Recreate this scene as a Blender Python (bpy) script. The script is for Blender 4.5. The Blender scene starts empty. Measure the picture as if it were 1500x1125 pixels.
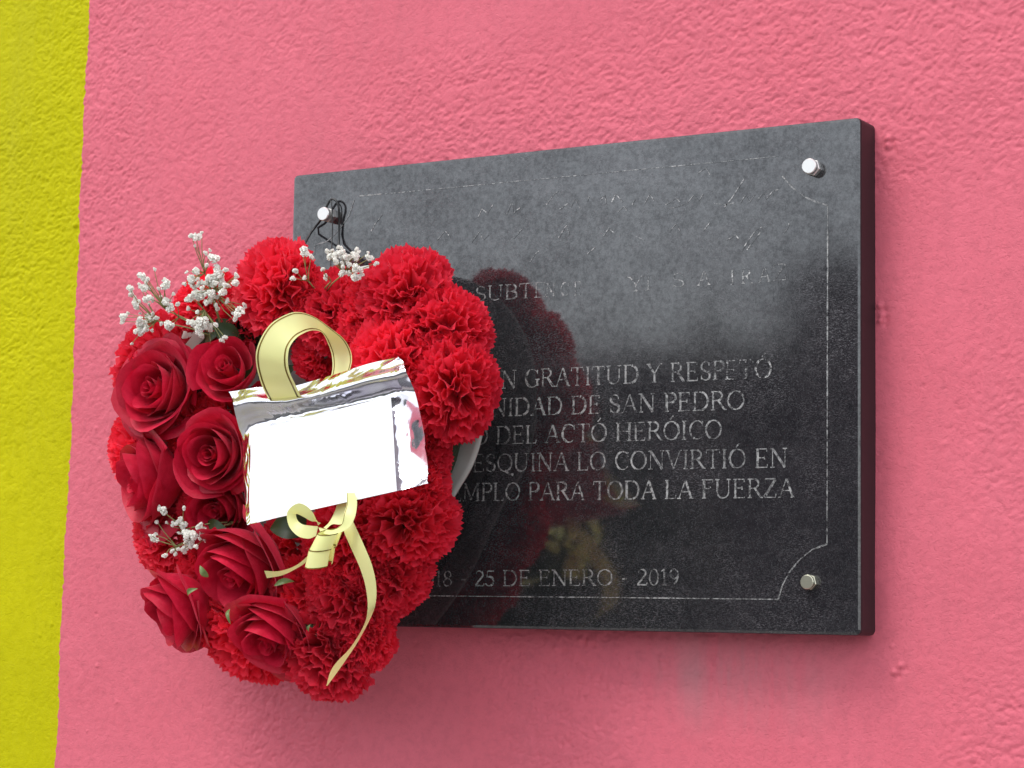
import bpy, math, random
import numpy as np
from mathutils import Vector, Matrix, Euler

random.seed(7)
rng = np.random.default_rng(11)
S = bpy.context.scene
COL = S.collection
R = math.radians

# ------------------------------------------------------------------ camera
# World: wall face near Y = 0, the viewer stands at negative Y, X to the right,
# Z up. Plaque: right edge X = 0, bottom Z = ZP.
ZP = 1.55
F_PX = 3304.0
CAM = np.array([0.6699, -1.73141, 0.01712 + ZP])
YAW, PITCH, ROLL = 0.52961, 0.09944, 0.0145
PW, PH, PT = 0.56646, 0.42, 0.0315
cy, sy, cp, sp = math.cos(YAW), math.sin(YAW), math.cos(PITCH), math.sin(PITCH)
fwd = np.array([-sy * cp, cy * cp, sp])
right0 = np.array([cy, sy, 0.0])
up0 = np.cross(right0, fwd)
rt = right0 * math.cos(ROLL) + up0 * math.sin(ROLL)
up = -right0 * math.sin(ROLL) + up0 * math.cos(ROLL)
cam_data = bpy.data.cameras.new("camera")
cam_data.sensor_width = 36.0
cam_data.sensor_fit = 'HORIZONTAL'
cam_data.lens = F_PX / 1500.0 * 36.0
cam_data.clip_start = 0.02
cam_data.clip_end = 500.0
cam = bpy.data.objects.new("camera", cam_data)
COL.objects.link(cam)
M = Matrix(((rt[0], up[0], -fwd[0], CAM[0]), (rt[1], up[1], -fwd[1], CAM[1]),
            (rt[2], up[2], -fwd[2], CAM[2]), (0, 0, 0, 1)))
cam.matrix_world = M
S.camera = cam

# ------------------------------------------------------------------ world, sun, exposure
SUN_DIR = Vector((-0.30, -0.50, 1.0)).normalized()      # towards the sun
EL = math.asin(SUN_DIR.z)
ROT = math.atan2(SUN_DIR.x, SUN_DIR.y)
w = bpy.data.worlds.new("World")
S.world = w
w.use_nodes = True
nt = w.node_tree
nt.nodes.clear()
sky = nt.nodes.new('ShaderNodeTexSky')
sky.sky_type = 'NISHITA'
sky.sun_disc = False
sky.sun_elevation = EL
sky.sun_rotation = ROT
sky.air_density = 1.0
sky.dust_density = 1.5
sky.ozone_density = 1.0
mx = nt.nodes.new('ShaderNodeMix'); mx.data_type = 'RGBA'
mx.inputs[0].default_value = 0.70                       # an even cloud veil over the blue
mx.inputs[7].default_value = (10.2, 10.5, 10.9, 1)
bg = nt.nodes.new('ShaderNodeBackground')
bg.inputs[1].default_value = 0.15
wo = nt.nodes.new('ShaderNodeOutputWorld')
nt.links.new(sky.outputs[0], mx.inputs[6]); nt.links.new(mx.outputs[2], bg.inputs[0])
nt.links.new(bg.outputs[0], wo.inputs[0])
sun_d = bpy.data.lights.new("sun", 'SUN')
sun_d.energy = 1.5
sun_d.angle = R(22)
sun_d.color = (1.0, 0.97, 0.93)
sun = bpy.data.objects.new("sun", sun_d)
COL.objects.link(sun)
sun.rotation_euler = (-SUN_DIR).to_track_quat('-Z', 'Y').to_euler()
sun.location = (-3, -3, 6)
S.view_settings.view_transform = 'Standard'
S.view_settings.look = 'None'
S.view_settings.gamma = 1.0
S.view_settings.exposure = 0.27
S.cycles.max_bounces = 8


STAND_OFF = .028        # the foam pad behind the wreath holds it this much farther off the wall


def at(px, py, d):
    """the place on the vertical plane d metres in front of the wall that the photo shows at px, py"""
    if d > .0479: d += STAND_OFF
    v = fwd + rt * ((px - 750) / F_PX) - up * ((py - 562.5) / F_PX)
    k = (-d - CAM[1]) / v[1]
    return Vector(CAM + v * k)


def mpp(p):
    """metres per photo pixel at a place"""
    return float(np.dot(np.array(p) - CAM, fwd)) / F_PX


# ------------------------------------------------------------------ object helpers
def link(name, data, parent=None, loc=None):
    o = bpy.data.objects.new(name, data)
    COL.objects.link(o)
    if loc is not None: o.location = loc
    if parent is not None: o.parent = parent
    return o


def tag(o, label=None, cat=None, group=None, kind=None):
    if label: o['label'] = label
    if cat: o['category'] = cat
    if group: o['group'] = group
    if kind: o['kind'] = kind
    return o


def empty(name, loc, parent=None):
    o = link(name, None, parent, loc)
    o.empty_display_size = 0.02
    return o


def mesh(name, verts, faces, mat, smooth=True):
    me = bpy.data.meshes.new(name)
    me.from_pydata([tuple(v) for v in verts], [], faces)
    if mat: me.materials.append(mat)
    if smooth: me.shade_smooth()
    me.update()
    return me


def wloc(o):
    p = Vector((0, 0, 0))
    while o is not None:
        p = p + o.location
        o = o.parent
    return p


def part(name, verts, faces, mat, parent=None, smooth=True):
    """a mesh object from world coordinates, its origin kept at its parent's"""
    off = wloc(parent) if parent is not None else Vector((0, 0, 0))
    return link(name, mesh(name, [Vector(v) - off for v in verts], faces, mat, smooth), parent)


class MB:
    def __init__(s): s.v = []; s.f = []
    def add(s, vs, fs):
        b = len(s.v); s.v += [Vector(v) for v in vs]; s.f += [tuple(b + i for i in f) for f in fs]
    def grid(s, rows):
        n, m = len(rows), len(rows[0])
        s.add([p for r_ in rows for p in r_],
              [(i * m + j, i * m + j + 1, (i + 1) * m + j + 1, (i + 1) * m + j) for i in range(n - 1) for j in range(m - 1)])
    def box(s, c, h):
        c = Vector(c)
        vs = [c + Vector((x * h[0], y * h[1], z * h[2])) for x in (-1, 1) for y in (-1, 1) for z in (-1, 1)]
        s.add(vs, [(0, 1, 3, 2), (4, 6, 7, 5), (0, 4, 5, 1), (2, 3, 7, 6), (0, 2, 6, 4), (1, 5, 7, 3)])
    def tube(s, pts, rad, n=6, cap=True):
        pts = [Vector(p) for p in pts]
        k = len(pts)
        rr = rad if isinstance(rad, (list, tuple)) else [rad] * k
        rings = []
        t0 = (pts[1] - pts[0]).normalized()
        a = t0.orthogonal().normalized()
        for i, p in enumerate(pts):
            t = (pts[min(i + 1, k - 1)] - pts[max(i - 1, 0)]).normalized()
            a = (a - t * a.dot(t)).normalized()
            b = t.cross(a)
            rings.append([p + (a * math.cos(q) + b * math.sin(q)) * rr[i] for q in [2 * math.pi * j / n for j in range(n)]])
        base = len(s.v)
        for r_ in rings: s.v += r_
        for i in range(k - 1):
            for j in range(n):
                j2 = (j + 1) % n
                s.f.append((base + i * n + j, base + i * n + j2, base + (i + 1) * n + j2, base + (i + 1) * n + j))
        if cap:
            s.f.append(tuple(base + j for j in reversed(range(n))))
            s.f.append(tuple(base + (k - 1) * n + j for j in range(n)))
    def lathe(s, c, axis, prof, n=24):
        """prof: (radius, height along axis)"""
        c = Vector(c); ax = Vector(axis).normalized(); a = ax.orthogonal().normalized(); b = ax.cross(a)
        base = len(s.v)
        for r_, h in prof:
            s.v += [c + ax * h + (a * math.cos(2 * math.pi * j / n) + b * math.sin(2 * math.pi * j / n)) * r_ for j in range(n)]
        for i in range(len(prof) - 1):
            for j in range(n):
                j2 = (j + 1) % n
                s.f.append((base + i * n + j, base + i * n + j2, base + (i + 1) * n + j2, base + (i + 1) * n + j))
        s.f.append(tuple(base + j for j in reversed(range(n))))
        s.f.append(tuple(base + (len(prof) - 1) * n + j for j in range(n)))
    def build(s, name, mat, parent=None, smooth=True):
        return part(name, s.v, s.f, mat, parent, smooth)


def catmull(P, n, closed=False):
    """P: list of equal-length tuples; n samples evenly over the parameter"""
    P = [np.array(p, float) for p in P]
    k = len(P)
    out = []
    segs = k if closed else k - 1
    for i in range(n):
        t = i / (n if closed else n - 1) * segs
        a = min(int(t), segs - 1); u = t - a
        g = (lambda j: P[j % k]) if closed else (lambda j: P[j] if 0 <= j < k else (2 * P[0] - P[1] if j < 0 else 2 * P[-1] - P[-2]))
        p0, p1, p2, p3 = g(a - 1), g(a), g(a + 1), g(a + 2)
        out.append(0.5 * ((2 * p1) + (-p0 + p2) * u + (2 * p0 - 5 * p1 + 4 * p2 - p3) * u * u + (-p0 + 3 * p1 - 3 * p2 + p3) * u ** 3))
    return out


# ------------------------------------------------------------------ materials
def mat(name, color=(.5, .5, .5), rough=.6, metal=0.0, spec=.5, **kw):
    m = bpy.data.materials.new(name); m.use_nodes = True
    b = m.node_tree.nodes['Principled BSDF']
    b.inputs['Base Color'].default_value = (*color, 1)
    b.inputs['Roughness'].default_value = rough
    b.inputs['Metallic'].default_value = metal
    b.inputs['Specular IOR Level'].default_value = spec
    for k_, v in kw.items(): b.inputs[k_.replace('_', ' ')].default_value = v
    return m


class N:
    """small node writer"""
    def __init__(s, m):
        s.t = m.node_tree; s.b = s.t.nodes['Principled BSDF']; s.out = s.t.nodes['Material Output']
        s.co = s.t.nodes.new('ShaderNodeTexCoord')
    def link(s, a, b): s.t.links.new(a, b)
    def noise(s, scale, detail=3, rough=.5, vec=None, dist=0.0):
        n = s.t.nodes.new('ShaderNodeTexNoise'); n.inputs['Scale'].default_value = scale
        n.inputs['Detail'].default_value = detail; n.inputs['Roughness'].default_value = rough
        n.inputs['Distortion'].default_value = dist
        s.link(vec or s.co.outputs['Object'], n.inputs['Vector']); return n.outputs['Fac']
    def mapping(s, scale=(1, 1, 1), rot=(0, 0, 0), loc=(0, 0, 0)):
        n = s.t.nodes.new('ShaderNodeMapping'); n.inputs['Scale'].default_value = scale
        n.inputs['Rotation'].default_value = rot; n.inputs['Location'].default_value = loc
        s.link(s.co.outputs['Object'], n.inputs['Vector']); return n.outputs[0]
    def ramp(s, fac, stops, interp='LINEAR'):
        n = s.t.nodes.new('ShaderNodeValToRGB'); n.color_ramp.interpolation = interp
        e = n.color_ramp.elements
        while len(e) < len(stops): e.new(0.5)
        for q, (p, c) in zip(e, stops):
            q.position = p; q.color = (*c, 1) if isinstance(c, (tuple, list)) else (c, c, c, 1)
        s.link(fac, n.inputs[0]); return n.outputs[0]
    def mixc(s, fac, a, b, mode='MIX'):
        n = s.t.nodes.new('ShaderNodeMix'); n.data_type = 'RGBA'; n.blend_type = mode
        for k_, v in ((0, fac), (6, a), (7, b)):
            if hasattr(v, 'is_output') or isinstance(v, bpy.types.NodeSocket): s.link(v, n.inputs[k_])
            else: n.inputs[k_].default_value = v if k_ == 0 else (*v, 1)
        return n.outputs[2]
    def math(s, op, a, b=0.0):
        n = s.t.nodes.new('ShaderNodeMath'); n.operation = op
        for k_, v in ((0, a), (1, b)):
            if isinstance(v, bpy.types.NodeSocket): s.link(v, n.inputs[k_])
            else: n.inputs[k_].default_value = v
        return n.outputs[0]
    def bump(s, h, strength=.3, dist=.001, normal=None):
        n = s.t.nodes.new('ShaderNodeBump'); n.inputs['Strength'].default_value = strength
        n.inputs['Distance'].default_value = dist; s.link(h, n.inputs['Height'])
        if normal is not None: s.link(normal, n.inputs['Normal'])
        s.link(n.outputs[0], s.b.inputs['Normal']); return n.outputs[0]
    def translucent(s, fac, color):
        t = s.t.nodes.new('ShaderNodeBsdfTranslucent'); m = s.t.nodes.new('ShaderNodeMixShader')
        if isinstance(color, bpy.types.NodeSocket): s.link(color, t.inputs[0])
        else: t.inputs[0].default_value = (*color, 1)
        m.inputs[0].default_value = fac
        s.link(s.b.outputs[0], m.inputs[1]); s.link(t.outputs[0], m.inputs[2]); s.link(m.outputs[0], s.out.inputs[0])


def wall_mat(name, c, c2, rough, streaks):
    m = mat(name, c, rough, spec=.30 if streaks else .12); n = N(m)
    col = n.mixc(n.ramp(n.noise(7, 4), [(.35, 0.0), (.65, 1.0)]), c, c2)
    col = n.mixc(n.ramp(n.noise(2.2, 4, .6), [(.40, 0.0), (.70, .55)]), col, tuple(x * .84 for x in c))
    col = n.mixc(n.ramp(n.noise(90, 4, .7), [(.45, 0.0), (.75, .55)]), col, tuple(x * .72 for x in c))
    col = n.mixc(n.ramp(n.noise(1.0, 4, .65, n.mapping(scale=(22, 1, 1.6))), [(.52, 0.0), (.75, .16)]), col, tuple(x * .6 + .05 for x in c))
    if streaks:
        # pale dust washed down the wall below the plaque
        vec = n.mapping(scale=(26, 1, 3.0))
        st = n.ramp(n.noise(1.0, 4, .6, vec), [(.42, 0.0), (.62, 1.0)])
        sx = n.t.nodes.new('ShaderNodeSeparateXYZ'); n.link(n.co.outputs['Object'], sx.inputs[0])
        gx = n.math('SUBTRACT', 1.0, n.math('ABSOLUTE', n.math('MULTIPLY', n.math('ADD', sx.outputs[0], .125), 9.0)))
        gz = n.math('SUBTRACT', 1.0, n.math('ABSOLUTE', n.math('MULTIPLY', n.math('SUBTRACT', sx.outputs[2], ZP - .035), 17.0)))
        gx.node.use_clamp = True; gz.node.use_clamp = True
        k = n.math('MULTIPLY', n.math('MULTIPLY', gx, gz), st)
        col = n.mixc(n.math('MULTIPLY', k, .75), col, (.46, .25, .26))
    n.link(col, n.b.inputs['Base Color'])
    h1 = n.ramp(n.noise(520, 4, .65, None, .5), [(.30, 0.0), (.45, .55), (.60, .65), (.75, 1.0)])
    h2 = n.noise(1300, 3, .6)
    h = n.math('ADD', n.math('MULTIPLY', h1, .65), n.math('MULTIPLY', h2, .4))
    n.bump(h, .8, .0009)
    n.link(n.ramp(n.noise(90, 3), [(.3, rough - .08), (.7, rough + .12)]), n.b.inputs['Roughness'])
    return m


M_PINK = wall_mat("pink_masonry_paint", (.80, .162, .22), (.77, .148, .20), .5, True)
M_YELLOW = wall_mat("yellow_masonry_paint", (.60, .56, .0), (.54, .51, .0), .6, False)


def granite(name, letters=False, wear=.5, pale=.36):
    m = mat(name, (.012, .012, .014), .1, spec=.5); n = N(m)
    n.b.inputs['IOR'].default_value = 1.75
    sp_ = n.ramp(n.noise(900, 3, .7), [(.45, (.010, .010, .012)), (.60, (.020, .021, .023)), (.72, (.06, .062, .066))])
    big = n.ramp(n.noise(8, 5, .65), [(.35, 0.0), (.72, 1.0)])
    mid = n.ramp(n.noise(150, 6, .75, None, .6), [(.44, 0.0), (.70, 1.0)])
    fine = n.ramp(n.noise(520, 4, .8), [(.50, 0.0), (.66, 1.0)])
    v1 = n.mapping(scale=(420, 420, 1500), rot=(0, R(40), 0)); v2 = n.mapping(scale=(380, 380, 1400), rot=(0, R(-35), 0))
    s1 = n.ramp(n.noise(1.0, 2, .7, v1), [(.57, 0.0), (.64, 1.0)]); s2 = n.ramp(n.noise(1.0, 2, .7, v2), [(.60, 0.0), (.67, 1.0)])
    scr = n.math('MULTIPLY', n.math('MAXIMUM', s1, s2), n.ramp(n.noise(14, 4, .7), [(.42, 0.0), (.62, 1.0)]))
    streak = n.ramp(n.noise(1.0, 4, .6, n.mapping(scale=(5, 5, 38), rot=(0, R(3), 0))), [(.55, 0.0), (.72, 1.0)])
    dust = n.math('ADD', n.math('MULTIPLY', big, .018), n.math('MULTIPLY', mid, .05))
    dust = n.math('ADD', dust, n.math('MULTIPLY', fine, .04))
    dust = n.math('ADD', dust, n.math('MULTIPLY', streak, .03))
    dust = n.math('ADD', dust, n.math('MULTIPLY', scr, .26))
    col = n.mixc(dust, sp_, (.30, .27, .285))
    if letters:
        # worn silver paint left in the engraving
        keep = n.ramp(n.noise(330, 4, .75), [(wear - .10, 0.0), (wear + .10, 1.0)])
        keep2 = n.ramp(n.noise(30, 2, .5), [(.3, .45), (.65, 1.0)])
        k = n.math('MULTIPLY', keep, keep2)
        col = n.mixc(k, col, (pale, pale * .98, pale * .95))
        n.link(n.math('ADD', n.math('MULTIPLY', k, .5), .05), n.b.inputs['Roughness'])
    else:
        n.link(n.math('ADD', n.math('MULTIPLY', dust, .5), .06), n.b.inputs['Roughness'])
        # rubbed and hazed patches mirror less than the clean polish
        dull = n.math('ADD', n.math('MULTIPLY', n.ramp(n.noise(240, 5, .8), [(.40, 0.0), (.62, 1.0)]), .55), n.math('MULTIPLY', n.ramp(n.noise(11, 4, .7), [(.4, 0.0), (.65, 1.0)]), .40))
        n.link(n.math('SUBTRACT', .80, n.math('MULTIPLY', dull, .55)), n.b.inputs['Specular IOR Level'])
    n.link(col, n.b.inputs['Base Color'])
    n.bump(n.noise(500, 4, .7), .02, .0003)
    return m


M_GRANITE = granite("polished_black_granite")
M_LETTER = granite("worn_silver_engraving", True, .49, .40)
M_FAINT = granite("nearly_lost_engraving", True, .57, .80)
M_HONED = mat("honed_granite_edge", (.016, .015, .017), .42, spec=.35)
M_STEEL = mat("brushed_steel", (.86, .85, .82), .38, .85)
M_WIRE = mat("black_wire", (.012, .012, .012), .4)


def petal_mat(name, c, edge, rough, tr, sheen=0.0):
    m = mat(name, c, rough, spec=.35); n = N(m)
    col = n.mixc(n.ramp(n.noise(5, 4, .6), [(.3, 0.0), (.7, 1.0)]), c, edge)
    oi = n.t.nodes.new('ShaderNodeObjectInfo')
    hsv = n.t.nodes.new('ShaderNodeHueSaturation')
    n.link(n.math('ADD', n.math('MULTIPLY', oi.outputs['Random'], .22), .90), hsv.inputs['Value'])
    n.link(col, hsv.inputs['Color'])
    n.link(hsv.outputs[0], n.b.inputs['Base Color'])
    n.bump(n.noise(28, 4, .6), .12, .02)
    n.b.inputs['Sheen Weight'].default_value = sheen
    n.b.inputs['Sheen Roughness'].default_value = .4
    n.b.inputs['Sheen Tint'].default_value = (1, .35, .45, 1)
    n.translucent(tr, hsv.outputs[0])
    return m


M_CARN = petal_mat("carnation_petal", (.86, .024, .058), (.93, .055, .105), .5, .40, .3)
M_ROSE = petal_mat("rose_petal", (.56, .007, .035), (.72, .020, .065), .42, .25, .25)


def leaf_mat(name, c):
    m = mat(name, c, .4); n = N(m)
    n.link(n.mixc(n.noise(60, 3), c, tuple(x * 1.6 for x in c)), n.b.inputs['Base Color'])
    n.translucent(.2, tuple(x * 1.5 for x in c)); return m


M_LEAF = leaf_mat("rose_leaf", (.028, .055, .016))
M_SEPAL = leaf_mat("sepal_green", (.13, .19, .06))
M_STEM = mat("dry_stem", (.26, .27, .10), .6)
M_BLOSSOM = mat("white_blossom", (.95, .94, .88), .8)
M_BOARD = mat("grey_white_card_board", (.48, .49, .45), .6)
nb = N(M_BOARD); nb.link(nb.mixc(nb.noise(60, 3), (.52, .53, .50), (.40, .41, .37)), nb.b.inputs['Base Color'])
M_FOAM = mat("wet_floral_foam", (.018, .035, .014), .9)
nf = N(M_FOAM); nf.bump(nf.noise(300, 3), .8, .003)

M_FOIL = mat("silver_foil", (.80, .80, .84), .13, 1.0); n = N(M_FOIL)
n.bump(n.noise(24, 2, .5, None, 1.5), .4, .009)
n.link(n.mixc(n.ramp(n.noise(30, 3), [(.4, 0.0), (.7, 1.0)]), (.84, .84, .86), (.74, .71, .80)), n.b.inputs['Base Color'])
M_PAPER = mat("white_paper", (.86, .86, .87), .45)
M_RIBBON = mat("pale_yellow_ribbon", (.88, .92, .40), .42, spec=.6); n = N(M_RIBBON)
n.bump(n.noise(1.0, 2, .5, n.mapping(scale=(2500, 2500, 300))), .10, .0004)
n.translucent(.28, (.88, .86, .32))
M_STRIPE = mat("dull_gold_stripe", (.20, .13, .015), .35, .6)

# ------------------------------------------------------------------ the wall
def vnoise(x, z, f, seed):
    t = np.random.default_rng(seed).random((256, 256))
    xf, zf = x * f, z * f
    xi, zi = np.floor(xf).astype(int), np.floor(zf).astype(int)
    u, v = xf - xi, zf - zi
    u = u * u * u * (u * (u * 6 - 15) + 10); v = v * v * v * (v * (v * 6 - 15) + 10)
    g = lambda a, b: t[a & 255, b & 255]
    return (g(xi, zi) * (1 - u) + g(xi + 1, zi) * u) * (1 - v) + (g(xi, zi + 1) * (1 - u) + g(xi + 1, zi + 1) * u) * v - .5


NUBS = []
for q_ in [(1300, 203), (1301, 213), (1288, 448), (1291, 462), (1289, 470), (1310, 985), (1320, 975), (850, 938), (862, 940), (815, 950), (968, 965), (969, 975), (110, 330)]:
    p_ = at(q_[0], q_[1], 0)
    NUBS += [(p_.x, p_.z, .0022, .0016), (p_.x + .004, p_.z - .003, -.0012, .0016)]
for _ in range(80):
    NUBS.append((random.uniform(-.95, .13), random.uniform(ZP - .15, ZP + .55), random.choice((.0008, .0010, -.0009)), random.uniform(.0009, .0016)))


def plaster(x, z):
    wx = x + .004 * vnoise(x, z, 60, 1) + .0015 * vnoise(x, z, 190, 2)
    wz = z + .004 * vnoise(x, z, 60, 3) + .0015 * vnoise(x, z, 190, 4)
    a, b = wx * .92 + wz * .39, -wx * .39 + wz * .92        # trowelled slightly aslant
    h = .30 * vnoise(a, b * 1.2, 95, 5) + .70 * vnoise(a, b * 1.25, 230, 6) + 1.0 * vnoise(a, b * 1.2, 400, 7)
    h = np.minimum(h, .10 + .25 * h)                        # trowel-flattened tops, crusty hollows
    rough = np.clip(.60 + 2.2 * vnoise(x, z, 7, 8) + .55 * (z - ZP) + .25 * (x + .4), .22, 1.05)
    low = .0022 * vnoise(x, z, 4.5, 9) + .0008 * vnoise(x, z, 18, 10)
    nub = 0
    for nx, nz, na, nr_ in NUBS:
        nub = nub + na * np.exp(-((x - nx) ** 2 + (z - nz) ** 2) / (2 * nr_ ** 2))
    return h * rough * .00118 + low + nub


def axis(lo, hi, flo, fhi, step):
    fine = np.arange(flo, fhi, step)
    left, q, s_ = [], flo, step
    while q > lo: s_ *= 1.5; q -= s_; left.append(max(q, lo))
    rght, q, s_ = [], fine[-1], step
    while q < hi: s_ *= 1.5; q += s_; rght.append(min(q, hi))
    return np.array(left[::-1] + list(fine) + rght)


pa, pb = at(130, 0, 0), at(80, 1125, 0)
XB = (pa.x + pb.x) / 2 + 0.001


def wall_sheet(name, xs, mat_, edge, label):
    zs = axis(0.0, 3.6, ZP - .20, ZP + .66, .00125)
    X, Z = np.meshgrid(xs, zs)
    slope = (pa.x - pb.x) / (pa.z - pb.z)
    wob = XB + slope * np.clip(Z - (pa.z + pb.z) / 2, -.6, .6) + .0020 * vnoise(Z * 0 + 3, Z, 30, 20) + .0022 * vnoise(Z * 0 + 9, Z, 240, 21)
    d = X - XB
    fall = np.clip(1 - np.abs(d) / .08, 0, 1)
    X = X + (wob - XB) * fall
    Y = -plaster(X, Z)
    n_, m_ = X.shape
    co = np.stack([X, Y, Z], -1).reshape(-1, 3).astype(np.float32)
    i, j = np.meshgrid(np.arange(n_ - 1), np.arange(m_ - 1), indexing='ij')
    a = (i * m_ + j).ravel()
    q = np.stack([a, a + 1, a + m_ + 1, a + m_], -1).astype(np.int32)
    me = bpy.data.meshes.new(name)
    me.vertices.add(len(co)); me.vertices.foreach_set('co', co.ravel())
    me.loops.add(q.size); me.loops.foreach_set('vertex_index', q.ravel())
    me.polygons.add(len(q)); me.polygons.foreach_set('loop_start', np.arange(len(q), dtype=np.int32) * 4)
    me.update(calc_edges=True); me.validate()
    me.shade_smooth(); me.materials.append(mat_)
    o = link(name, me)
    tag(o, label, None, None, 'structure')
    return o


xf = axis(-5.0, 4.0, -1.0, .20, .00125)
k = int(np.argmin(np.abs(xf - XB))); xf[k] = XB
wall_sheet('pink_wall', xf[k:], M_PINK, 0, 'rough plastered wall painted salmon pink behind the plaque and the wreath')
wall_sheet('yellow_wall', xf[:k + 1], M_YELLOW, 1, 'stretch of the same plastered wall painted acid yellow beside the pink')

# ------------------------------------------------------------------ the plaque
plaque = empty('memorial_plaque', (-PW / 2, 0, ZP))
tag(plaque, 'black polished granite plaque with worn engraved lettering bolted to the pink wall', 'plaque')


def slab():
    import bmesh
    bm = bmesh.new()
    bmesh.ops.create_cube(bm, size=1.0)
    for v in bm.verts:
        v.co = Vector((v.co.x * PW, -PT / 2 + .0015 + v.co.y * (PT + .003), PH / 2 + v.co.z * PH))
    ver = [e for e in bm.edges if abs(e.verts[0].co.z - e.verts[1].co.z) < 1e-6 and abs(e.verts[0].co.x - e.verts[1].co.x) < 1e-6]
    bmesh.ops.bevel(bm, geom=ver, offset=.0045, segments=4, affect='EDGES', profile=.5)
    fr = min(v.co.y for v in bm.verts)
    fe = [e for e in bm.edges if all(abs(v.co.y - fr) < 1e-6 for v in e.verts)]
    bmesh.ops.bevel(bm, geom=fe, offset=.0026, segments=2, affect='EDGES', profile=.6)
    me = bpy.data.meshes.new('slab'); bm.to_mesh(me); bm.free(); me.materials.append(M_GRANITE); me.materials.append(M_HONED)
    for p in me.polygons:
        p.use_smooth = False
        if abs(p.normal.y) < .95: p.material_index = 1
    return link('slab', me, plaque)


slab()
FRONT = PT + .0002      # distance of engraving sheets in front of the wall


def arc(cx, cz, rx, rz, a0, a1, n=9):
    return [(cx + rx * math.cos(R(a0 + (a1 - a0) * i / (n - 1))), cz + rz * math.sin(R(a0 + (a1 - a0) * i / (n - 1)))) for i in range(n)]


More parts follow.
